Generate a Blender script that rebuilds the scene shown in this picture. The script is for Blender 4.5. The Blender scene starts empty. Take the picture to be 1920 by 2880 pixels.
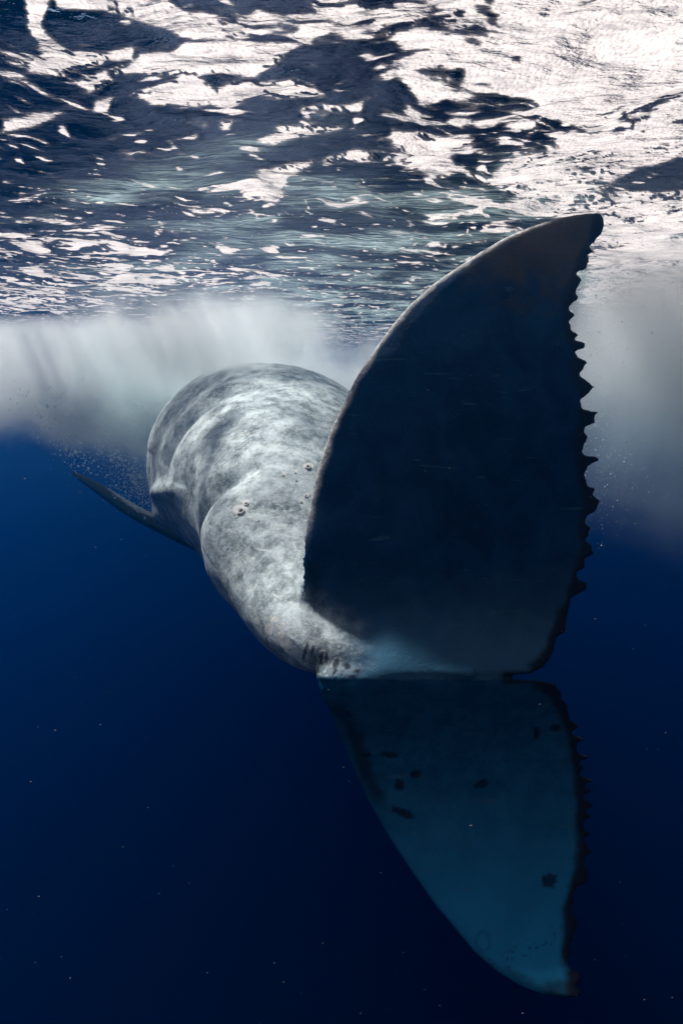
import bpy, math, random
import numpy as np
from mathutils import Vector, Euler

random.seed(7); rng = np.random.default_rng(7)
sc = bpy.context.scene
C = sc.collection

# ---------------------------------------------------------------- camera
W, H, F = 1920.0, 2880.0, 1440.0            # photograph size and focal length in its pixels
PITCH = math.radians(16.2)                  # the camera looks slightly down
cam_d = bpy.data.cameras.new('camera'); cam = bpy.data.objects.new('camera', cam_d); C.objects.link(cam)
cam_d.sensor_fit = 'VERTICAL'; cam_d.sensor_height = 36.0; cam_d.lens = 36.0 * F / H
cam_d.clip_start = 0.02; cam_d.clip_end = 600
cam.rotation_euler = (math.pi / 2 - PITCH, 0, 0)
sc.camera = cam

# ---------------------------------------------------------------- sky, sun, exposure
SUN = Vector((-0.42, 0.34, 0.84)).normalized()
elev = math.asin(SUN.z); azim = math.atan2(SUN.x, SUN.y)
w = bpy.data.worlds.new("World"); sc.world = w; w.use_nodes = True
nt = w.node_tree; nt.nodes.clear()
o_ = nt.nodes.new('ShaderNodeOutputWorld'); b_ = nt.nodes.new('ShaderNodeBackground'); s_ = nt.nodes.new('ShaderNodeTexSky')
s_.sky_type = 'NISHITA'; s_.sun_disc = False; s_.sun_elevation = elev; s_.sun_rotation = azim
b_.inputs['Strength'].default_value = 0.06
nt.links.new(s_.outputs[0], b_.inputs[0]); nt.links.new(b_.outputs[0], o_.inputs[0])
sun_d = bpy.data.lights.new('sun', 'SUN'); sun = bpy.data.objects.new('sun', sun_d); C.objects.link(sun)
sun_d.energy = 5.0; sun_d.angle = math.radians(6.0); sun_d.color = (1.0, 0.965, 0.90)
sun.rotation_euler = SUN.to_track_quat('Z', 'Y').to_euler()
sc.view_settings.view_transform = 'Standard'; sc.view_settings.look = 'None'
sc.view_settings.exposure = 0.68; sc.view_settings.gamma = 1; sc.view_settings.use_curve_mapping = False
cy = sc.cycles
cy.use_denoising = True
cy.max_bounces = 12; cy.diffuse_bounces = 3; cy.glossy_bounces = 4; cy.transmission_bounces = 2
cy.transparent_max_bounces = 16; cy.volume_bounces = 8; cy.volume_step_rate = 2.0; cy.volume_max_steps = 160
cy.sample_clamp_indirect = 4.0

# ---------------------------------------------------------------- maths helpers
cp, sp = math.cos(PITCH), math.sin(PITCH)
FWD = np.array([0, cp, -sp]); UP = np.array([0, sp, cp]); RT = np.array([1.0, 0, 0])
def P(px, py, d):
    """place seen at photo pixel (px, py), d metres along the view axis"""
    px, py, d = np.broadcast_arrays(np.asarray(px, float), np.asarray(py, float), np.asarray(d, float))
    a = (px - W / 2) / F * d; b = (H / 2 - py) / F * d
    return a[..., None] * RT + b[..., None] * UP + d[..., None] * FWD
def proj(v):
    d = v @ FWD; d = np.where(np.abs(d) < 1e-4, 1e-4, d)
    return W / 2 + F * (v @ RT) / d, H / 2 - F * (v @ UP) / d, d
def sstep(a, b, x):
    t = np.clip((x - a) / (b - a), 0, 1); return t * t * (3 - 2 * t)
_tab = rng.random((256, 256)) * 2 * np.pi
def gn(x, y, seed=0):
    x = x + seed * 17.31; y = y + seed * 9.77
    xi = np.floor(x).astype(int); yi = np.floor(y).astype(int); fx = x - xi; fy = y - yi
    ux = fx**3 * (fx * (fx * 6 - 15) + 10); uy = fy**3 * (fy * (fy * 6 - 15) + 10)
    def g(a, b):
        t = _tab[(xi + a) & 255, (yi + b) & 255]
        return np.cos(t) * (fx - a) + np.sin(t) * (fy - b)
    return 1.6 * ((g(0, 0) * (1 - ux) + g(1, 0) * ux) * (1 - uy) + (g(0, 1) * (1 - ux) + g(1, 1) * ux) * uy)
def fbm(x, y, oct=4, seed=0, gain=.5):
    s = 0; a = 1.0
    for k in range(oct):
        s = s + a * gn(x * 2**k, y * 2**k, seed + k); a *= gain
    return s
def poly_sd(px, py, poly):
    """signed distance to a polygon, positive inside"""
    poly = np.asarray(poly, float); n = len(poly)
    d = np.full(px.shape, 1e9); ins = np.zeros(px.shape, bool)
    for i in range(n):
        ax, ay = poly[i]; bx, by = poly[(i + 1) % n]
        ex, ey = bx - ax, by - ay; wx, wy = px - ax, py - ay
        t = np.clip((wx * ex + wy * ey) / (ex * ex + ey * ey + 1e-9), 0, 1)
        d = np.minimum(d, (wx - ex * t)**2 + (wy - ey * t)**2)
        c = ((ay > py) != (by > py)) & (px < (bx - ax) * (py - ay) / (by - ay + 1e-12) + ax)
        ins ^= c
    return np.where(ins, 1, -1) * np.sqrt(d)
def mesh_np(name, verts, faces, smooth=True):
    me = bpy.data.meshes.new(name)
    faces = np.asarray(faces, np.int32); k = faces.shape[1]; n = len(faces)
    me.vertices.add(len(verts)); me.vertices.foreach_set('co', np.asarray(verts, np.float32).ravel())
    me.loops.add(n * k); me.loops.foreach_set('vertex_index', faces.ravel())
    me.polygons.add(n); me.polygons.foreach_set('loop_start', np.arange(0, n * k, k, dtype=np.int32))
    me.polygons.foreach_set('loop_total', np.full(n, k, np.int32))
    me.update(calc_edges=True); me.validate()
    me.polygons.foreach_set('use_smooth', np.full(len(me.polygons), smooth))
    return me
def attr(me, name, val):
    a = me.attributes.new(name, 'FLOAT', 'POINT'); a.data.foreach_set('value', np.asarray(val, np.float32))
def link(name, me, mat, parent=None, **props):
    o = bpy.data.objects.new(name, me); C.objects.link(o)
    if mat: me.materials.append(mat)
    if parent: o.parent = parent
    for k, v in props.items(): o[k] = v
    return o
def grid_faces(nr, nc, flip=False):
    i = np.arange(nr - 1)[:, None] * nc + np.arange(nc - 1)[None, :]
    f = np.stack([i, i + 1, i + nc + 1, i + nc], -1).reshape(-1, 4)
    return f[:, ::-1] if flip else f

# ---------------------------------------------------------------- material helpers
class M:
    def __init__(s, name):
        s.m = bpy.data.materials.new(name); s.m.use_nodes = True; s.t = s.m.node_tree; s.t.nodes.clear()
        s.out = s.n('ShaderNodeOutputMaterial')
    def n(s, typ, **kw):
        nd = s.t.nodes.new(typ)
        for k, v in kw.items(): setattr(nd, k, v)
        return nd
    def l(s, a, b): s.t.links.new(a, b)
    def val(s, sock, v):
        if hasattr(v, 'is_output') or isinstance(v, bpy.types.NodeSocket): s.l(v, sock)
        else: sock.default_value = v
    def math(s, op, a, b=0.0, clamp=False):
        nd = s.n('ShaderNodeMath', operation=op, use_clamp=clamp); s.val(nd.inputs[0], a); s.val(nd.inputs[1], b); return nd.outputs[0]
    def ramp(s, x, a, b, c=0.0, d=1.0):
        nd = s.n('ShaderNodeMapRange', interpolation_type='SMOOTHSTEP'); s.val(nd.inputs[0], x)
        for i, v in enumerate((a, b, c, d)): s.val(nd.inputs[i + 1], v)
        return nd.outputs[0]
    def noise(s, co, scale, detail=4, rough=.55, dist=0.0, sx=None):
        if sx:
            mp = s.n('ShaderNodeMapping'); s.l(co, mp.inputs[0]); mp.inputs['Scale'].default_value = sx; co = mp.outputs[0]
        nd = s.n('ShaderNodeTexNoise'); s.l(co, nd.inputs['Vector']); nd.inputs['Scale'].default_value = scale
        nd.inputs['Detail'].default_value = detail; nd.inputs['Roughness'].default_value = rough; nd.inputs['Distortion'].default_value = dist
        return nd.outputs[0]
    def voro(s, co, scale, feature='F1', rand=1.0):
        nd = s.n('ShaderNodeTexVoronoi', feature=feature); s.l(co, nd.inputs['Vector']); nd.inputs['Scale'].default_value = scale
        nd.inputs['Randomness'].default_value = rand
        return nd
    def mix(s, f, a, b):
        nd = s.n('ShaderNodeMix', data_type='RGBA'); s.val(nd.inputs[0], f); s.val(nd.inputs[6], a); s.val(nd.inputs[7], b); return nd.outputs[2]
    def mixs(s, f, a, b):
        nd = s.n('ShaderNodeMixShader'); s.val(nd.inputs[0], f); s.l(a, nd.inputs[1]); s.l(b, nd.inputs[2]); return nd.outputs[0]
    def attr(s, name):
        nd = s.n('ShaderNodeAttribute', attribute_name=name); return nd.outputs['Fac']
    def co(s): return s.n('ShaderNodeTexCoord').outputs['Object']
    def bump(s, h, dist, strength=1.0, normal=None):
        nd = s.n('ShaderNodeBump'); s.l(h, nd.inputs['Height']); nd.inputs['Distance'].default_value = dist; nd.inputs['Strength'].default_value = strength
        if normal is not None: s.l(normal, nd.inputs['Normal'])
        return nd.outputs[0]
    def bsdf(s, typ, **kw):
        nd = s.n(typ)
        for k, v in kw.items(): s.val(nd.inputs[k.replace('_', ' ')], v)
        return nd.outputs[0]

# ---------------------------------------------------------------- the water surface, seen from below
HS = 1.0
def wave(x, y):
    z = .045 * fbm(x * .32, y * .42, 2, 3) + .030 * fbm(x * .9 + .3 * y, y * 1.25, 2, 11)
    r = 1 - np.abs(fbm(x * 1.5 + .5 * y, y * 2.3, 2, 21)); z = z + .018 * r
    z = z + .007 * fbm(x * 4.2 + y, y * 6.5, 3, 31)
    return HS + z
nr, nc, nw = 760, 560, 7
yy = np.concatenate([np.linspace(-18, 1.0, 14), 1.05 * (78 / 1.05) ** (np.linspace(0, 1, nr - 14) ** 1.0)])
half = .5 + .95 * np.maximum(yy, 1.0)
uu = np.linspace(-1, 1, nc - 2 * nw)
rows = []
for h_ in half:
    inner = uu * h_
    outer = h_ + (60 - h_) * np.linspace(0, 1, nw + 1)[1:] ** 1.6 if h_ < 59 else h_ + np.arange(1, nw + 1) * .4
    rows.append(np.concatenate([-outer[::-1], inner, outer]))
X = np.array(rows); X = np.clip(X, -62, 62) + np.zeros_like(X); Y = np.repeat(yy[:, None], nc, 1)
# rows that were clipped to the same edge are spread a little so no face is empty
X[:, :nw] = np.minimum(X[:, :nw], X[:, nw:nw + 1] - np.arange(nw, 0, -1)[None] * .05)
X[:, -nw:] = np.maximum(X[:, -nw:], X[:, -nw - 1:-nw] + np.arange(1, nw + 1)[None] * .05)
Z = wave(X, Y)
V = np.stack([X, Y, Z], -1).reshape(-1, 3)
FA = grid_faces(nr, nc)
px, py, dd = proj(V)
infront = V[:, 1] > 1.0
k_ = 1.2245
def poly(pts): return [(a * k_, b * k_) for a, b in pts]
patches = [
 poly([(50,-60),(125,-60),(92,50),(112,82),(160,112),(230,118),(312,104),(300,130),(235,128),(220,142),(140,165),(58,160),(62,142),(112,118),(88,98),(68,60)]),
 poly([(130,-50),(330,-50),(420,20),(480,30),(540,45),(600,20),(680,40),(660,60),(560,90),(450,85),(400,70),(330,45),(250,20),(130,5)]),
 poly([(258,168),(330,118),(400,112),(430,92),(560,95),(690,98),(640,132),(585,170),(520,168),(400,166)]),
 poly([(310,215),(380,188),(420,165),(455,170),(480,205),(560,185),(680,175),(745,208),(640,226),(585,215),(520,250),(470,236),(440,244),(370,238)]),
 poly([(736,372),(830,338),(940,345),(880,312),(898,295),(960,305),(1092,320),(1040,358),(1062,388),(982,408),(920,382),(948,352),(800,366)]),
 poly([(540,428),(600,388),(640,380),(725,370),(665,402),(648,460),(545,455)]),
 poly([(690,-50),(1000,-50),(1100,40),(1040,60),(980,30),(900,80),(800,60),(740,30)]),
 poly([(930,170),(1000,78),(1060,108),(1080,150),(1150,160),(1300,215),(1180,205),(1060,150),(990,158)]),
 poly([(1120,-50),(1640,-50),(1640,300),(1500,340),(1380,310),(1300,280),(1240,200),(1200,120),(1180,60)]),
 poly([(1130,400),(1180,360),(1300,330),(1420,345),(1640,300),(1640,330),(1420,400),(1350,450),(1240,460),(1150,440)]),
 poly([(1240,470),(1400,440),(1640,440),(1640,700),(1340,700),(1360,560),(1280,500)]),
 poly([(225,225),(262,222),(260,245),(232,248)]), poly([(495,275),(525,270),(520,292),(500,290)]),
 poly([(590,318),(640,290),(720,282),(800,290),(700,308),(620,325)]), poly([(170,185),(230,160),(250,185),(200,205)]),
 poly([(0,270),(80,262),(140,258),(90,280),(0,292)]),
 poly([(690,245),(760,232),(840,228),(830,250),(760,248)]),
]
blobs = [  # centre x, y, half width, half height (photo px / k_), amount of loose foam fragments
 (1350,120,330,190,.95),(900,60,300,80,.5),(1000,200,120,90,.42),(1200,260,190,80,.42),(620,60,260,60,.35),
 (1300,420,220,70,.55),(1480,540,200,110,.7),(60,280,120,60,.3),(330,640,330,45,.50),(120,560,300,50,.46),(380,560,160,40,.30),
 (100,680,200,60,.50),(700,600,200,60,.18),(800,690,260,50,.25),(1130,470,120,60,.40),(500,790,620,60,.45),(330,330,200,60,.12),(950,560,90,60,.25)]
gx, gy = px / k_, py / k_
dens = np.zeros(len(V)) + .05
for bx, by, sx, sy, a in blobs:
    dens = np.maximum(dens, a * np.exp(-.5 * (((gx - bx) / sx)**2 + ((gy - by) / sy)**2) * 1.4))
dens = np.where((gx > 1395) & (gy > 365) & (gy < 440), dens * .5, dens)
x_, y_ = V[:, 0], V[:, 1]
wx = .12 * fbm(x_ * 1.6, y_ * 1.6, 2, 41); wy = .12 * fbm(x_ * 1.6, y_ * 1.6, 2, 45)
xs, ys = x_ + wx, y_ + wy
xs, ys = .94 * xs + .30 * ys, .94 * ys - .30 * xs
frag = .55 * fbm(xs * 3.0, ys * 6.2, 4, 51, .52) + .25 * fbm(xs * 1.3, ys * 1.6, 3, 61)
cell = np.abs(fbm(xs * 7, ys * 9, 3, 71, .6))
loose = .5 + (frag - .60 + 1.18 * dens) * 1.2
fleck = gn(xs * 10, ys * 19, 95) * .7 + gn(xs * 5, ys * 9, 96) * .35
loose = np.maximum(loose, .5 + (fleck - .56 + .52 * dens) * 1.0)
fil = 1 - 2.6 * np.abs(fbm(xs * 1.1, ys * 2.9, 3, 111, .5)) ** .8
fm = sstep(.0, .5, fbm(xs * .7, ys * .9, 2, 121) + .5 * dens)
loose = np.maximum(loose, .5 + (fil - .90) * .9 * fm - .25 * (1 - fm))
foam = loose
jx = 24 * fbm(xs * 2.6, ys * 4.2, 3, 81, .45); jy = 9 * fbm(xs * 3, ys * 4.5, 3, 85, .45)
vis = infront & (py > -200) & (py < 1000)
solid = np.full(len(V), -1.0)
for p in patches:
    q = np.asarray(p); bx0, by0 = q.min(0) - 80; bx1, by1 = q.max(0) + 80
    m_ = vis & (px > bx0) & (px < bx1) & (py > by0) & (py < by1)
    if m_.any():
        rag = p is patches[8] or p is patches[9] or p is patches[10] or p is patches[1] or p is patches[6]
        sd = poly_sd(px[m_] + jx[m_], py[m_] + jy[m_], p)
        solid[m_] = np.maximum(solid[m_], np.minimum(sd / 26.0, .10 if rag else 9))
holes = sstep(.05, .32, cell + .25 * fbm(xs * 2, ys * 2.4, 3, 91) + .12)
solid_f = .5 + np.clip(solid, -1, 1.0) * .5 + np.where(solid > 0, (holes - 1) * .42 * sstep(1.6, .2, solid), 0)
foam = np.maximum(foam, solid_f)
foam = np.where(infront, foam, np.where(frag > .2, .8, .2))
foam = np.clip(foam, 0, 1.2)

ms = M('sea surface')
co = ms.co()
r1 = ms.noise(co, 5, 4, .55, .6, sx=(.6, 1.5, 1)); r2 = ms.noise(co, 30, 3, .6, .2, sx=(.6, 1.6, 1))
nrm = ms.bump(r2, .005, 1, ms.bump(r1, .014, 1))
fr = ms.n('ShaderNodeFresnel'); fr.inputs['IOR'].default_value = 1.5; ms.l(nrm, fr.inputs['Normal'])
gl = ms.bsdf('ShaderNodeBsdfGlossy', Roughness=.03, Color=(.13, .14, .21, 1), Normal=nrm)
tr = ms.bsdf('ShaderNodeBsdfTransparent', Color=(.96, .98, 1, 1))
clean = ms.mixs(fr.outputs[0], tr, gl)
film = ms.bsdf('ShaderNodeBsdfTranslucent', Color=(.44, .57, .56, 1), Normal=nrm)
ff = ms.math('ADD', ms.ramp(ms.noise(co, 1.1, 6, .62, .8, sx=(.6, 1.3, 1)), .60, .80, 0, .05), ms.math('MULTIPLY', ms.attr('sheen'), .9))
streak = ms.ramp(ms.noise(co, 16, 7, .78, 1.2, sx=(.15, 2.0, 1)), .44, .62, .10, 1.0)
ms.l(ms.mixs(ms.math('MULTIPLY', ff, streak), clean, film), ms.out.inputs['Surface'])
me = mesh_np('water_surface', V, FA)
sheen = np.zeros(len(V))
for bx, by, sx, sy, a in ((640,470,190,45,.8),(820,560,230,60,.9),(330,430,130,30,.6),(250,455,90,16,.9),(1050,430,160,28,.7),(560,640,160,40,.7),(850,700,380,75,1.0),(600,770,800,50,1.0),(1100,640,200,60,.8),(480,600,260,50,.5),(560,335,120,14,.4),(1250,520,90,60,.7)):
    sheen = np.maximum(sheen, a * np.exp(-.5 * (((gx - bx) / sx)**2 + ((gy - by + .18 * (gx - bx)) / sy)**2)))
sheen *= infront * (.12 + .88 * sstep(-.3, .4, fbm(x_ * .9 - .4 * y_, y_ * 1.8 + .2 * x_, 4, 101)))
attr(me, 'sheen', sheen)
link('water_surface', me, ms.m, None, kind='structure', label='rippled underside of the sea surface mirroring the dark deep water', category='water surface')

mf = M('sea foam')
co = mf.co(); fa = mf.attr('foam')
n1 = mf.noise(co, 24, 5, .7, .8, sx=(.45, 1.7, 1)); n2 = mf.noise(co, 9, 4, .6, .3)
t_ = mf.math('ADD', fa, mf.math('MULTIPLY', mf.math('SUBTRACT', n1, .5), .55))
t_ = mf.math('ADD', t_, mf.math('MULTIPLY', mf.math('SUBTRACT', n2, .5), .25))
alpha = mf.math('ADD', mf.ramp(t_, .44, .56, 0, .90), mf.ramp(t_, .30, .50, 0, .10))
bub = mf.voro(co, 55); bh = mf.ramp(bub.outputs['Distance'], 0, .7, 1, 0)
nb = mf.bump(mf.math('ADD', bh, mf.math('MULTIPLY', n1, 2.0)), .006, .8)
fc = mf.mix(mf.ramp(mf.noise(co, 11, 7, .72, 1.5, sx=(.35, 1.6, 1)), .38, .72), (.84, .75, .72, 1), (.42, .385, .39, 1))
tl = mf.bsdf('ShaderNodeBsdfTranslucent', Color=fc, Normal=nb); df = mf.bsdf('ShaderNodeBsdfDiffuse', Color=(.8, .8, .8, 1), Normal=nb)
mf.l(mf.mixs(alpha, mf.bsdf('ShaderNodeBsdfTransparent'), mf.mixs(.22, tl, df)), mf.out.inputs['Surface'])
keep = (foam[FA].max(1) > .26)
idx = FA[keep]; used, inv = np.unique(idx, return_inverse=True)
fv = V[used].copy(); fv[:, 2] -= .006
me = mesh_np('sea_foam', fv, inv.reshape(-1, 4)); attr(me, 'foam', foam[used])
link('sea_foam', me, mf.m, None, kind='stuff', label='pinkish white foam patches and flecks floating on the sea surface', category='foam')

# ---------------------------------------------------------------- the whale
def catmull(pts, n):
    pts = np.asarray(pts, float); k = len(pts); t = np.linspace(0, k - 1, n)
    i = np.clip(t.astype(int), 0, k - 2); f = (t - i)[:, None]
    p0 = pts[np.maximum(i - 1, 0)]; p1 = pts[i]; p2 = pts[i + 1]; p3 = pts[np.minimum(i + 2, k - 1)]
    return .5 * ((2 * p1) + (-p0 + p2) * f + (2 * p0 - 5 * p1 + 4 * p2 - p3) * f**2 + (-p0 + 3 * p1 - 3 * p2 + p3) * f**3)
def loft(stations, n, m, ref, fold=None):
    """stations: px, py, depth, radius across, radius deep"""
    st = np.asarray(stations, float)
    pr = np.concatenate([P(st[:, 0], st[:, 1], st[:, 2]), st[:, 3:5]], 1)
    s = catmull(pr, n); c = s[:, :3]; ra, rb = s[:, 3], s[:, 4]
    t = np.gradient(c, axis=0); t /= np.linalg.norm(t, axis=1)[:, None]
    ref = np.asarray(ref, float)
    b = ref[None] - (t @ ref)[:, None] * t; b /= np.linalg.norm(b, axis=1)[:, None]
    a = np.cross(b, t)
    th = np.linspace(0, 2 * np.pi, m, endpoint=False)
    v = c[:, None] + (ra[:, None] * np.cos(th))[..., None] * a[:, None] + (rb[:, None] * np.sin(th))[..., None] * b[:, None]
    if fold: v = fold(v, c, np.linspace(0, 1, n), th)
    f = []
    i = np.arange(n - 1)[:, None] * m; j = np.arange(m)[None]; j2 = (j + 1) % m
    f = np.stack([i + j, i + j2, i + m + j2, i + m + j], -1).reshape(-1, 4)
    vv = np.concatenate([v.reshape(-1, 3), c[:1], c[-1:]])
    n0 = n * m
    cap0 = np.stack([np.full(m, n0), (np.arange(m) + 1) % m, np.arange(m), np.full(m, n0)], -1)
    cap1 = np.stack([np.full(m, n0 + 1), (n - 1) * m + np.arange(m), (n - 1) * m + (np.arange(m) + 1) % m, np.full(m, n0 + 1)], -1)
    return vv, f, np.concatenate([cap0, cap1])[:, :3]
trunk = [(1330,1893,2.92,.03,.04),(1180,1885,2.92,.055,.06),(1060,1868,2.95,.085,.10),(962,1836,3.03,.15,.16),(884,1782,3.22,.235,.26),
         (838,1690,3.62,.40,.39),(815,1560,4.2,.66,.60),(815,1440,4.9,.93,.86),(800,1375,5.7,1.26,1.12),
         (785,1335,6.6,1.58,1.36),(768,1320,7.8,1.80,1.56),(762,1300,9.5,1.76,1.62),(760,1288,11.5,1.60,1.55),(755,1275,14,1.15,1.1),(750,1265,16,.15,.15)]
def folds(v, c, s, th):
    rad = v - c[:, None]; r = np.linalg.norm(rad, axis=2)
    qx, qy, qd = proj(v.reshape(-1, 3)); qx = qx.reshape(r.shape); qy = qy.reshape(r.shape)
    S = s[:, None] * 14
    g = lambda c0, w0: np.exp(-((S - c0) / w0)**2)
    left = sstep(900, 600, qx)
    d = -.07 * g(6.35, .10) * left - .05 * g(8.0, .13) * left + .04 * g(7.5, .3) * left - .035 * g(8.75, .10) * left + .04 * g(5.9, .25) * left
    d = d - .03 * g(9.35, .10) * left
    for bx, by, bw, a in ((470,1385,30,.16),(452,1455,36,.14),(640,1480,70,.03),(560,1300,60,.03),(760,1330,60,.02)):
        d = d + a * np.exp(-((qx - bx)**2 + (qy - by)**2) / bw**2) * (rad @ np.array([0, -1.0, 0]) > -.6 * r)
    u = np.broadcast_to(th[None], r.shape)
    d = d + .018 * fbm(S * 1.8, u * 1.6, 3, 7) * np.minimum(r, 1)
    return v + rad / r[..., None] * d[..., None]
bv, bq, bt = loft(trunk, 420, 220, (.3, -1, .55), folds)

def prof(pts, ys):
    p = np.array(sorted(pts, key=lambda q: q[1])); return np.interp(ys, p[:, 1], p[:, 0])
lead = [(x * k_, y * k_) for x, y in [(1372,487),(1330,492),(1280,501),(1220,520),(1160,545),(1100,580),(1040,620),(990,655),(940,700),(900,745),(870,787),(840,830),(815,870),(795,910),(775,950),(755,995),(740,1040),(725,1090),(712,1150),(703,1200),(697,1250),(692,1310),(690,1380),(693,1430),(705,1480),(716,1515),(724,1540),(727,1565),(736,1595),(760,1640),(800,1740),(845,1840),(900,1935),(950,2010),(1000,2080),(1050,2140),(1090,2188),(1140,2230),(1190,2262),(1240,2281),(1290,2289)]]
c5 = [(985,112),(1000,130),(1005,180),(990,240),(940,300),(905,350),(925,370),(890,400),(895,440),(880,490),(812,525),(845,570),(820,630),(800,660),(820,710),(780,740),(755,780),(795,825),(757,870),(780,905),(768,925),(815,960),(785,1000),(865,1022),(862,1060),(810,1082),(820,1120),(880,1160),(862,1190),(835,1250),(880,1290),(920,1340),(890,1390),(850,1430),(855,1490),(955,1515),(925,1550),(935,1590),(880,1620),(865,1650),(890,1690),(870,1750),(860,1800)]
c8 = [(740,85),(715,150),(705,200),(720,235),(812,250),(818,280),(745,320),(720,400),(735,490),(800,510),(780,570),(832,610),(805,690),(735,750),(725,810),(765,830),(745,880),(725,940),(770,980),(777,1050),(715,1100),(715,1160),(660,1205),(655,1255),(722,1295),(718,1330),(600,1435),(580,1520),(560,1600),(550,1690),(480,1750),(460,1830),(430,1900),(380,1970),(300,2035)]
c7 = [(965,5),(962,14),(1060,22),(1165,28),(1215,45),(1245,95),(1280,155),(1292,205),(1330,250),(1300,285),(1358,310),(1325,335),(1330,375),(1382,402),(1335,422),(1360,455),(1342,482),(1398,518),(1350,535),(1395,562),(1360,592),(1402,640),(1362,665),(1396,692),(1362,712),(1360,750),(1392,775),(1360,800),(1392,862),(1360,900),(1372,960),(1375,1010),(1325,1040),(1310,1090),(1300,1150),(1324,1212),(1318,1250),(1300,1300),(1285,1345),(1297,1362),(1280,1400),(1300,1440),(1338,1462),(1342,1490),(1320,1520),(1345,1560),(1325,1590),(1260,1603)]
trail = [(1300 + x / 2.529, 560 + y / 2.529) for x, y in c5] + [(1400 + x / 2.94, 1200 + y / 2.94) for x, y in c8] + [(860 + x / 1.742, 1900 + y / 1.742) for x, y in c7]
NR, NC = 720, 110
ry = np.linspace(lead[0][1] + 4, 2804, NR)
def knob(pts, ys):
    p = np.array(sorted(pts, key=lambda q: q[1])); k = np.clip(np.searchsorted(p[:, 1], ys) - 1, 0, len(p) - 2)
    t = np.clip((ys - p[k, 1]) / np.maximum(p[k + 1, 1] - p[k, 1], .5), 0, 1); t = t * t * (3 - 2 * t)
    return p[k, 0] * (1 - t) + p[k + 1, 0] * t
xl = prof(lead, ry); xr = knob(trail, ry)
notch = np.exp(-((ry - 1905) / 9.0)**2)
sm = np.convolve(np.pad(xr, 16, 'edge'), np.ones(33) / 33, 'valid')      # trailing edge without its teeth
xr = sm + 1.22 * (xr - sm) + 6 * np.abs(fbm(ry / 11, ry * 0 + 2, 2, 131))
xr = np.maximum(xr, xl + 6)
def fluke_depth(x, y):
    up = np.maximum(1905 - y, 0); dn = np.maximum(y - 1905, 0)
    d = 2.86 + .22 * (1 - np.exp(-(up / 125)**1.5)) - .10 * (up / 1300)**2
    d = d + .30 * (1 - np.exp(-(dn / 130)**1.5)) - .60 * (dn / 900)**1.7
    d = d + .17 * np.exp(-(np.maximum(x - np.interp(y, [p[1] for p in lead], [p[0] for p in lead]), 0) / 165)**2) * np.exp(-((y - 1785) / 125)**2)
    d = d + .16 * (x - 1000) / 700 + .03 * fbm(x / 260 + 3, y / 300, 2, 13)
    return d
cu = .5 - .5 * np.cos(np.linspace(0, np.pi, NC)); cu = .75 * cu + .25 * np.linspace(0, 1, NC)
FX = xl[:, None] + (xr - xl)[:, None] * cu[None]; FY = np.repeat(ry[:, None], NC, 1)
D0 = fluke_depth(FX, FY)
width = (xr - xl)[:, None]
near_root = np.exp(-((ry - 1850) / 330.)**2)[:, None]
tmax = (.055 + .10 * near_root) * sstep(0, 260, width) + .012
u = cu[None]
shape = np.sqrt(np.clip(u / .12, 0, 1)) * (1 - sstep(.12, 1.0, u) * .80) * np.sqrt(np.clip((1 - u) * width / 8, 0, 1) + 1e-9)
shape = np.maximum(shape * tmax * (1 + .25 * sstep(.9, 1, u) * fbm(FX / 18, FY / 18, 2, 141)), .021 * np.sqrt(np.clip(np.minimum(u, 1 - u) * width / 10, 0, 1)))
Dn = D0 - shape * .55; Db = D0 + shape * .75
FV = np.concatenate([P(FX, FY, Dn).reshape(-1, 3), P(FX, FY, Db).reshape(-1, 3)])
ff1 = grid_faces(NR, NC); ff2 = grid_faces(NR, NC, True) + NR * NC
ij = np.arange(NR) * NC; off = NR * NC
def strip(a, b): return np.stack([a[:-1], a[1:], b[1:], b[:-1]], -1)
FQ = np.concatenate([ff1, ff2, strip(ij + off, ij), strip(ij + NC - 1, ij + NC - 1 + off),
                     strip(np.arange(NC), np.arange(NC) + off), strip(np.arange(NC) + (NR - 1) * NC + off, np.arange(NC) + (NR - 1) * NC)])
# pectoral fin, its root inside the flank
fin = [(660, 1550, 8.6, 0.34, 0.16), (600, 1540, 8.9, 0.4, 0.152), (530, 1513, 9.1, 0.42, 0.136), (470, 1486, 9.2, 0.38, 0.124), (400, 1451, 9.3, 0.34, 0.116), (340, 1414, 9.4, 0.3, 0.1), (280, 1374, 9.5, 0.24, 0.08), (235, 1346, 9.6, 0.17, 0.056), (207, 1328, 9.7, 0.06, 0.024)]
pv, pq, pt = loft(fin, 140, 60, (.25, .35, 1.0))
far_fin = None
parts_v, parts_q, parts_t, base = [], [], [], 0
for v_, q_, t3 in ((bv, bq, bt), (FV, FQ, None), (pv, pq, pt)):
    parts_v.append(v_); parts_q.append(q_ + base)
    if t3 is not None: parts_t.append(t3 + base)
    base += len(v_)
AV = np.concatenate(parts_v)
raw = bpy.data.meshes.new('raw')
raw.from_pydata([], [], [])
qs = np.concatenate(parts_q); ts = np.concatenate(parts_t)
raw.vertices.add(len(AV)); raw.vertices.foreach_set('co', AV.astype(np.float32).ravel())
raw.loops.add(len(qs) * 4 + len(ts) * 3)
raw.loops.foreach_set('vertex_index', np.concatenate([qs.ravel(), ts.ravel()]).astype(np.int32))
raw.polygons.add(len(qs) + len(ts))
raw.polygons.foreach_set('loop_start', np.concatenate([np.arange(len(qs)) * 4, len(qs) * 4 + np.arange(len(ts)) * 3]).astype(np.int32))
raw.polygons.foreach_set('loop_total', np.concatenate([np.full(len(qs), 4), np.full(len(ts), 3)]).astype(np.int32))
raw.update(calc_edges=True); raw.validate()
tmp = bpy.data.objects.new('tmp', raw); C.objects.link(tmp)
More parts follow.
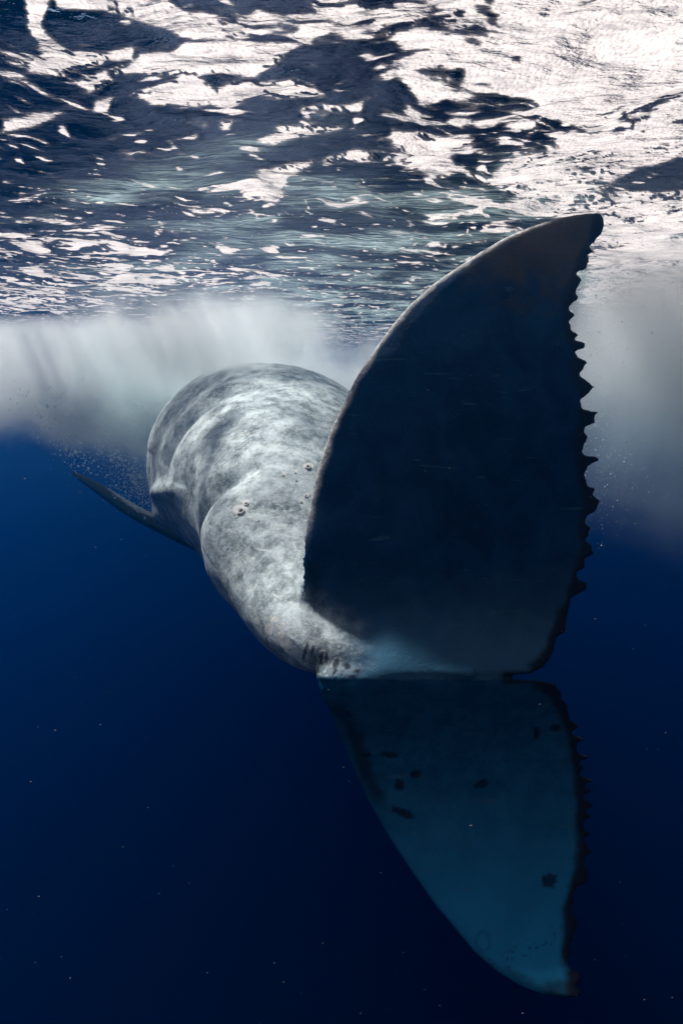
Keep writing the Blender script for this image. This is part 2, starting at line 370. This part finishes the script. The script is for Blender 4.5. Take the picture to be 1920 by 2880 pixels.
rm = tmp.modifiers.new('r', 'REMESH'); rm.mode = 'VOXEL'; rm.voxel_size = .0128; rm.use_smooth_shade = True
sm_ = tmp.modifiers.new('s', 'SMOOTH'); sm_.factor = .5; sm_.iterations = 2
dg = bpy.context.evaluated_depsgraph_get()
body_me = bpy.data.meshes.new_from_object(tmp.evaluated_get(dg)); body_me.name = 'body'
bpy.data.objects.remove(tmp); bpy.data.meshes.remove(raw)
body_me.polygons.foreach_set('use_smooth', np.full(len(body_me.polygons), True))
BV = np.empty(len(body_me.vertices) * 3, np.float32); body_me.vertices.foreach_get('co', BV); BV = BV.reshape(-1, 3).astype(float)
qx, qy, qd = proj(BV)
# fillet: relax the skin where the tail stock runs into the fluke blades
wgt = np.exp(-(((qx - 905) / 125)**2 + ((qy - 1745) / 150)**2)) * (qd < 4.0)
wgt = np.maximum(wgt, np.exp(-(((qx - 920) / 90)**2 + ((qy - 1885) / 42)**2)) * (qd < 3.4) * .9)
ed = np.empty(len(body_me.edges) * 2, np.int32); body_me.edges.foreach_get('vertices', ed); ed = ed.reshape(-1, 2)
ed = ed[(wgt[ed].max(1) > .03)]
ids_, ei = np.unique(ed, return_inverse=True); ei = ei.reshape(-1, 2); sub = BV[ids_]; ww = np.clip(wgt[ids_] * 1.15 - .03, 0, 1)[:, None]
deg = np.bincount(ei.ravel(), minlength=len(ids_))[:, None]
for _ in range(150):
    acc = np.stack([np.bincount(ei[:, 0], sub[ei[:, 1], k], len(ids_)) + np.bincount(ei[:, 1], sub[ei[:, 0], k], len(ids_)) for k in range(3)], 1)
    sub = sub + (acc / np.maximum(deg, 1) - sub) * .6 * ww * (deg > 3)
BV[ids_] = sub
body_me.vertices.foreach_set('co', BV.astype(np.float32).ravel()); body_me.update()
qx, qy, qd = proj(BV)
# skin colour masks: pigment, and some light and shade painted in
xlq = np.interp(qy, ry, xl); xrq = np.interp(qy, ry, sm)
onfl = (qd < 3.75) & (qx > xlq - np.where((qy > 1450) & (qy < 1890), 3, 25)) & (np.abs(qd - fluke_depth(qx, qy)) < .22)
fl = np.where(onfl, sstep(.22, .12, np.abs(qd - fluke_depth(qx, qy))) * sstep(830, 1080, qx + 16 * fbm(qx / 30, qy / 30, 3, 19) + np.maximum(0, np.abs(qy - 1820) - 60) * 1.35), 0)
fl = np.where(onfl & (qy > 1903), sstep(.22, .12, np.abs(qd - fluke_depth(qx, qy))), fl)
nz = fbm(qx / 60, qy / 60, 3, 17)
edge = sstep(44, 16, (xrq - qx) + 10 * nz) * fl
edge = np.maximum(edge, fl * sstep(26, 10, np.abs(qy - 1906)) * sstep(1395, 1425, qx) )
tipu = sstep(900, 640, qy + 70 * nz - (qx - 1400) * .25) * fl
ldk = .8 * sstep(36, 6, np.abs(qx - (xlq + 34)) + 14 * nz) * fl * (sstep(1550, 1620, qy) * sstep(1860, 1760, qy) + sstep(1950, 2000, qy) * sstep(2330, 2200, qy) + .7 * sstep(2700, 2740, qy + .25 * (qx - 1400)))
spots = np.zeros(len(BV))
for sx_, sy_, rx_, ry_, an in ((1124,2209,14,15,0),(1098,2123,26,9,0),(1350,2206,22,12,-.35),(1545,2479,22,23,0),(1130,2285,34,11,.4),(1507,2062,9,18,0),(1561,2047,16,12,0),(978,2005,24,10,.8),(1030,2123,14,8,0),(1168,2176,14,9,0),
                            (858,1835,5,26,.25),(878,1830,6,22,.25),(903,1850,7,22,.1),(895,1880,5,16,0),(918,1845,6,18,0),(945,1865,7,15,.3),(975,1872,12,8,.6),(1004,1888,10,8,.5),(940,1890,5,14,.3),
                            (900,1000,0,0,0)):
    if rx_ == 0: continue
    ca, sa = math.cos(an), math.sin(an); ex = (qx - sx_) * ca + (qy - sy_) * sa; ey = -(qx - sx_) * sa + (qy - sy_) * ca
    rr = np.sqrt((ex / rx_)**2 + (ey / ry_)**2) + .35 * nz + .3 * fbm(qx / 9, qy / 9, 2, 161)
    spots = np.maximum(spots, sstep(1.15, .75, rr) * (qd < 3.6))
net = np.abs(fbm(qx / 34, qy / 22, 3, 151)); zone = np.exp(-(((qx - 1440 ) * .45 + (qy - 2690) * .9 - 0)/ 26)**2) * sstep(1310, 1360, qx) * sstep(1590, 1540, qx)
spots = np.maximum(spots, sstep(.09, .03, net) * zone * .9)
rr = np.hypot((qx - 1358) / 20, (qy - 2648) / 26); spots = np.maximum(spots, .5 * np.exp(-((rr - 1 + .2 * nz) / .18)**2) * (qd < 3.8))
spots = np.maximum(spots, .9 * fl * sstep(2745, 2770, qy + 8 * nz) * sstep(1500, 1560, qx))
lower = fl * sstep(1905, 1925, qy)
fxs = np.array([207,235,280,340,400,470,530,600]); fys = np.array([1328,1346,1374,1414,1451,1486,1513,1540])
top_ = np.interp(qx, fxs, fys) - np.interp(qx, [207, 300, 380, 480, 540], [30, 22, 11, 15, 10])
fin_shade = (qd > 8.3) * sstep(620, 590, qx) * (np.abs(qy - np.interp(qx, fxs, fys)) < 75) * sstep(-2, 8, qy - top_ + 4 * nz)  # shaded underside of the fin painted dark, top strip left pale as lit
fin_shade = np.where(qx > 555, fin_shade * (qd > 8.5), fin_shade)
rim_light = fl * sstep(24, 6, (qx - xlq) + 7 * nz) * sstep(1560, 1400, qy) * sstep(1560, 1500, qx)  # sunlit leading edge painted into the skin as a pale strip
pale = np.zeros(len(BV))
for sx_, sy_, rx_, ry_ in ((757,1770,10,13),(790,1788,10,17),(770,1740,14,7),(722,1745,8,10),(793,1756,5,5),(800,1810,18,14),(675,1432,22,15),(690,1412,12,8),(868,1310,14,9),(862,1390,9,5),(851,1408,7,5),(798,1331,6,5),(833,1324,4,4)):
    rr = np.sqrt(((qx - sx_) / rx_)**2 + ((qy - sy_) / ry_)**2) + .3 * nz
    ring = sstep(1.2, .8, rr)
    if sy_ == 1432 or sy_ == 1310: ring = ring * sstep(.25, .55, rr)
    pale = np.maximum(pale, ring * (fl < .3) * (qd < 8))
for sx_, sy_, rx_, ry_ in ((1598,2738,30,11),(1375,2722,22,10),(1620,2758,9,6)):
    pale = np.maximum(pale, .45 * sstep(1.2, .7, np.sqrt(((qx - sx_) / rx_)**2 + ((qy - sy_) / ry_)**2) + .3 * nz) * (qd < 4)); spots = spots * (1 - np.minimum(pale * 2 * fl, 1))
for k, v in (('fluke', fl), ('edge', np.clip(edge, 0, 1)), ('tip', tipu), ('lead', np.clip(ldk, 0, 1)), ('spots', spots), ('lower', lower), ('rim_light', rim_light), ('fin_shade', fin_shade), ('base', fl * sstep(1560, 1880, qy + .10 * np.abs(qx - 1200) + 30 * nz) * (qy < 1912)), ('low_tip_light', lower * sstep(2050, 2740, qy)), ('pale', pale)):
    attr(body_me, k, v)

mw = M('whale skin')
co = mw.co()
big = mw.noise(co, 1.9, 6, .66, .3); mid = mw.noise(co, 8, 8, .76, .15); fine = mw.noise(co, 38, 4, .7)
v1 = mw.voro(co, 30); v2 = mw.voro(co, 9)
mott = mw.math('ADD', mw.math('MULTIPLY', big, .42), mw.math('MULTIPLY', mid, .73))
skin = mw.mix(mw.ramp(mott, .42, .72), (.11, .145, .15, 1), (.80, .88, .87, 1))
speck = mw.math('MULTIPLY', mw.ramp(v1.outputs['Distance'], .16, .32, 1, 0), mw.ramp(mw.noise(co, 2.3, 3), .42, .56))
skin = mw.mix(mw.math('MULTIPLY', speck, .9), skin, (.72, .72, .68, 1))
scr = mw.ramp(mw.noise(co, 26, 3, .5, .5, sx=(.15, .15, 1.4)), .66, .71, 0, .6)
skin = mw.mix(scr, skin, (.86, .88, .85, 1))
blot = mw.ramp(mw.voro(mw.co(), 5.5).outputs['Distance'], .10, .16, .55, 0)
skin = mw.mix(mw.math('MULTIPLY', blot, mw.ramp(fine, .38, .55)), skin, (.85, .88, .84, 1))
dk = mw.math('MULTIPLY', mw.ramp(v2.outputs['Distance'], .05, .16, .7, 0), mw.ramp(mw.noise(co, 1.7, 2), .55, .65))
skin = mw.mix(dk, skin, (.05, .055, .06, 1))
skin = mw.mix(mw.ramp(fine, .35, .75, 0, .35), skin, (.30, .31, .30, 1))
skin = mw.mix(mw.attr('pale'), skin, (.80, .78, .72, 1))
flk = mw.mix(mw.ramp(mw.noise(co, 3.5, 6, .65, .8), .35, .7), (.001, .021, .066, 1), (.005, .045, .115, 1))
flk = mw.mix(mw.attr('base'), flk, (.035, .105, .17, 1))  # soft light near the crease put into the blade colour
flk = mw.mix(mw.attr('lower'), flk, mw.mix(mw.attr('low_tip_light'), mw.mix(mw.ramp(mid, .35, .65), (.003, .062, .135, 1), (.014, .110, .20, 1)), (.02, .22, .36, 1)))  # lower lobe pales to its tip: light on upturned skin painted in
rake = mw.ramp(mw.noise(co, 22, 3, .5, .6, sx=(.12, 1, 1.3)), .66, .72, 0, .5)
flk = mw.mix(rake, flk, (.05, .12, .16, 1))
flk = mw.mix(mw.ramp(mw.noise(co, 18, 4, .7, 1.5, sx=(1, 1, .4)), .62, .74, 0, .3), flk, (.02, .02, .02, 1))
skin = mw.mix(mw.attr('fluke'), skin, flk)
skin = mw.mix(mw.attr('tip'), skin, (.055, .048, .04, 1))
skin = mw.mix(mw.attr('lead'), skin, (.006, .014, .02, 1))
skin = mw.mix(mw.attr('fin_shade'), skin, (.02, .05, .055, 1))
skin = mw.mix(mw.attr('rim_light'), skin, mw.mix(mw.ramp(fine, .35, .65), (.3, .3, .3, 1), (.75, .73, .70, 1)))
skin = mw.mix(mw.attr('edge'), skin, (.012, .013, .015, 1))
skin = mw.mix(mw.math('MULTIPLY', mw.attr('spots'), .85), skin, (.006, .007, .01, 1))
nb = mw.bump(fine, .004, .6, mw.bump(mid, .03, .5))
bs = mw.bsdf('ShaderNodeBsdfPrincipled', Base_Color=skin, Roughness=.5, Normal=nb, Specular_IOR_Level=.08)
mw.l(bs, mw.out.inputs['Surface'])
whale = bpy.data.objects.new('whale', None); C.objects.link(whale)
whale.location = tuple(P(790, 1370, 6.0)); whale.empty_display_size = .5
whale['label'] = 'large mottled grey humpback whale swimming away with upright tail fluke and scalloped dark trailing edge'
whale['category'] = 'whale'
inv_l = Vector(whale.location)
body_me.transform(__import__('mathutils').Matrix.Translation(-inv_l))
link('body', body_me, mw.m, whale)

# barnacles on the skin: little ribbed craters
mbn = M('barnacle shell'); co = mbn.co()
mbn.l(mbn.bsdf('ShaderNodeBsdfPrincipled', Base_Color=mbn.mix(mbn.noise(co, 60, 3), (.75, .73, .66, 1), (.45, .44, .40, 1)), Roughness=.7), mbn.out.inputs['Surface'])
mbi = M('barnacle inside'); mbi.l(mbi.bsdf('ShaderNodeBsdfPrincipled', Base_Color=(.12, .13, .12, 1), Roughness=.8), mbi.out.inputs['Surface'])
def crater():
    m = 18; pr_ = [(1.0, 0.0), (.86, .30), (.62, .46), (.50, .42), (.42, .12), (0.001, .06)]
    v, f = [], []
    for r, z in pr_:
        for k in range(m):
            t = 2 * math.pi * k / m; q = r * (1 + (.10 if k % 3 == 0 else -.03) * (r > .45))
            v.append((q * math.cos(t), q * math.sin(t), z))
    for i in range(len(pr_) - 1):
        for k in range(m): f.append((i * m + k, i * m + (k + 1) % m, (i + 1) * m + (k + 1) % m, (i + 1) * m + k))
    me = bpy.data.meshes.new('barnacle'); me.from_pydata(v, [], f); me.update(); me.materials.append(mbn.m); me.materials.append(mbi.m)
    for p in me.polygons: p.use_smooth = True; p.material_index = 1 if p.index >= 4 * m else 0
    return me
crat = crater()
for sx_, sy_, r_ in ((675,1434,13),(690,1412,8),(868,1310,10),(862,1390,6),(851,1408,5),(798,1331,4.5),(833,1324,4),(833,1345,4),(727,1460,4),(818,1462,4)):
    near = np.hypot(qx - sx_, qy - sy_) < 14
    if not near.any(): continue
    ids = np.where(near)[0]; k0 = ids[np.argmin(qd[ids])]
    loc = P(sx_, sy_, qd[k0]); nb_ = ids[qd[ids] < qd[k0] + .3]
    cv = BV[nb_]; u_, s2, vt = np.linalg.svd(cv - cv.mean(0)); nv = vt[2]; nv = nv if nv @ loc < 0 else -nv
    o = bpy.data.objects.new('barnacle', crat); C.objects.link(o); o.parent = whale
    cpt = cv[np.argmin(np.linalg.norm(cv - loc, axis=1))]
    o.location = Vector(cpt) - Vector(whale.location); o.rotation_euler = Vector(nv).to_track_quat('Z', 'Y').to_euler()
    r0 = r_ / F * qd[k0]; o.scale = (r0, r0, r0)

# ---------------------------------------------------------------- water body (even haze)
def box(name, lo, hi):
    x0, y0, z0 = lo; x1, y1, z1 = hi
    v = [(x0,y0,z0),(x1,y0,z0),(x1,y1,z0),(x0,y1,z0),(x0,y0,z1),(x1,y0,z1),(x1,y1,z1),(x0,y1,z1)]
    return mesh_np(name, v, [(0,3,2,1),(4,5,6,7),(0,1,5,4),(1,2,6,5),(2,3,7,6),(3,0,4,7)], False)
mh = M('water body')
pvn = mh.n('ShaderNodeVolumePrincipled')
pvn.inputs['Color'].default_value = (.003, .175, .50, 1)
pvn.inputs['Absorption Color'].default_value = (0, 0, 0, 1)
pvn.inputs['Density'].default_value = .038; pvn.inputs['Anisotropy'].default_value = .82
mh.l(pvn.outputs[0], mh.out.inputs['Volume'])
link('haze', box('haze', (-64, -20, -46), (64, 82, 1.4)), mh.m, None, kind='stuff', label='clear blue sea water darkening with depth', category='water')

# ---------------------------------------------------------------- bubble clouds
def cloud(name, cen, rad, dens_, scale, thr, label, col=(.985, 1, .99, 1)):
    n, m = 24, 36
    ph = np.linspace(0, np.pi, n + 2)[1:-1]; th = np.linspace(0, 2 * np.pi, m, endpoint=False)
    v = [(math.sin(p) * math.cos(t), math.sin(p) * math.sin(t), math.cos(p)) for p in ph for t in th] + [(0, 0, 1), (0, 0, -1)]
    v = np.array(v) * np.array(rad); v[:, 2] = np.minimum(v[:, 2], HS - .14 - cen[2])
    q = []
    for i in range(n - 1):
        for j in range(m): q.append((i * m + j, (i + 1) * m + j, (i + 1) * m + (j + 1) % m, i * m + (j + 1) % m))
    me = bpy.data.meshes.new(name)
    f = q + [(n * m, j, (j + 1) % m) for j in range(m)] + [(n * m + 1, (n - 1) * m + (j + 1) % m, (n - 1) * m + j) for j in range(m)]
    me.from_pydata(v.tolist(), [], f); me.update()
    mc = M(name)
    co = mc.co()
    lift = mc.math('MULTIPLY', mc.math('SUBTRACT', mc.noise(co, .7, 5, .6, .8, sx=(1, 1, .3)), .5), 2.4 * min(rad[2], 1.3))
    cx = mc.n('ShaderNodeCombineXYZ'); mc.l(lift, cx.inputs[2])
    ad = mc.n('ShaderNodeVectorMath', operation='ADD'); mc.l(co, ad.inputs[0]); mc.l(cx.outputs[0], ad.inputs[1])
    mp = mc.n('ShaderNodeMapping'); mc.l(ad.outputs[0], mp.inputs[0]); mp.inputs['Scale'].default_value = tuple(1 / r for r in rad)
    ln = mc.n('ShaderNodeVectorMath', operation='LENGTH'); mc.l(mp.outputs[0], ln.inputs[0])
    mp2 = mc.n('ShaderNodeMapping'); mc.l(co, mp2.inputs[0]); mp2.inputs['Scale'].default_value = tuple(1 / r for r in rad)
    ln2 = mc.n('ShaderNodeVectorMath', operation='LENGTH'); mc.l(mp2.outputs[0], ln2.inputs[0])
    wob = mc.math('MULTIPLY', mc.math('SUBTRACT', mc.noise(co, .8, 4, .6, .6), .5), .9)
    fall = mc.ramp(mc.math('ADD', ln.outputs['Value'], wob), .15, .8, 1, 0)
    fall = mc.math('MULTIPLY', fall, mc.ramp(ln2.outputs['Value'], .6, 1.0, 1, 0))
    sxyz = mc.n('ShaderNodeSeparateXYZ'); mc.l(co, sxyz.inputs[0]); zc = HS - .14 - cen[2]
    fall = mc.math('MULTIPLY', fall, mc.ramp(sxyz.outputs[2], zc - .45, zc, 1, .12))
    nz_ = mc.ramp(mc.noise(co, scale, 6, .68, .9, sx=(1, 1, .8)), thr, thr + .24, .04, 1)
    pv = mc.n('ShaderNodeVolumePrincipled'); pv.inputs['Color'].default_value = col
    pv.inputs['Anisotropy'].default_value = .45
    mc.l(mc.math('MULTIPLY', mc.math('MULTIPLY', fall, nz_), dens_), pv.inputs['Density'])
    mc.l(pv.outputs[0], mc.out.inputs['Volume'])
    o = link(name, me, mc.m, None, kind='stuff', label=label, category='bubbles')
    o.location = cen; return o
cloud('bubble_cloud', (-4.2, 10.8, -.22), (8.5, 2.8, 2.0), 6.0, 1.6, .26, 'milky white cloud of fine bubbles under the surface left of the whale back')
cloud('bubble_cloud', (-3.3, 8.6, -.6), (1.6, 1.2, 2.1), 1.8, 2.2, .34, 'pale teal bubble plume hanging beside the whale flank', (.90, 1, .97, 1))
cloud('bubble_cloud', (-1.6, 6.7, .35), (2.3, 1.6, 1.05), 4.5, 2.0, .34, 'thin milky haze of bubbles over the top of the whale back')
cloud('bubble_cloud', (3.0, 4.4, .35), (2.1, 1.6, 1.4), 3.6, 1.0, .3, 'bright grey bubble cloud right of the fluke tip')
cloud('bubble_cloud', (3.3, 4.8, -.45), (2.1, 1.6, 1.7), .9, .9, .3, 'thin blue grey bubble veil right of the fluke trailing edge', (.8, .95, 1, 1))

# ---------------------------------------------------------------- bubbles and specks
octv = np.array([(1,0,0),(-1,0,0),(0,1,0),(0,-1,0),(0,0,1),(0,0,-1)], float)
octf = np.array([(0,2,4),(2,1,4),(1,3,4),(3,0,4),(2,0,5),(1,2,5),(3,1,5),(0,3,5)])
def swarm(name, pts, size, mat, label, cat, stretch=1.0):
    n = len(pts)
    R = rng.normal(size=(n, 3)) ; sc_ = np.ones((n, 1, 3)); sc_[:, 0, 0] = stretch
    v = pts[:, None] + octv[None] * size[:, None, None] * sc_
    f = octf[None] + (np.arange(n) * 6)[:, None, None]
    link(name, mesh_np(name, v.reshape(-1, 3), f.reshape(-1, 3)), mat, None, kind='stuff', label=label, category=cat)
mb = M('air bubble')
mb.l(mb.mixs(.2, mb.bsdf('ShaderNodeBsdfTranslucent', Color=(.85, .93, .97, 1)), mb.bsdf('ShaderNodeBsdfPrincipled', Base_Color=(.85, .93, .97, 1), Roughness=.15)), mb.out.inputs['Surface'])
n = 36000
a = rng.uniform(1620, 1960, n); b = 760 + 1000 * rng.random(n)**1.1; d = rng.uniform(3.6, 6.2, n)
keepb = rng.random(n) < np.clip(1.15 - (b - 700) / 850 - (a - 1600) / 1100, 0, 1) ** 1.4
right = P(a, b, d)[keepb]; right = right[right[:, 2] < HS - .1]
strm = []
for (x0, y0, x1, y1, wd, cnt) in ((310,1180,330,1330,22,500),(330,1330,420,1420,26,500),(240,1120,300,1180,40,350),(180,1220,235,1300,24,350),(380,1320,400,1400,18,250),(190,1140,240,1290,45,250),(420,1400,450,1440,18,120),(280,1100,420,1300,60,1400),(60,1130,260,1170,35,500),(130,1170,330,1230,40,500)):
    t = rng.random(cnt)
    strm.append(P(x0 + (x1 - x0) * t + rng.normal(size=cnt) * wd, y0 + (y1 - y0) * t + rng.normal(size=cnt) * wd, rng.uniform(8.6, 9.6, cnt)))
left = np.concatenate(strm)
swarm('air_bubbles', right, .0016 * rng.lognormal(0, .6, len(right)) + .0006, mb.m, 'tiny bright air bubbles drifting right of the tail', 'bubbles')
swarm('air_bubbles', left, .0075 * rng.lognormal(0, .55, len(left)), mb.m, 'strings of air bubbles rising left of the whale flank', 'bubbles')
mp_ = M('drifting speck')
mp_.l(mp_.bsdf('ShaderNodeBsdfPrincipled', Base_Color=(.17, .16, .17, 1), Roughness=.6), mp_.out.inputs['Surface'])
n = 900; d = rng.uniform(1.2, 6, n); pts = P(rng.uniform(-300, 2200, n), rng.uniform(900, 2900, n), d); pts = pts[pts[:, 2] < HS - .15]
swarm('drifting_specks', pts, .0007 * rng.lognormal(0, .5, len(pts)), mp_.m, 'small pale specks drifting in the water', 'specks', 3.0)
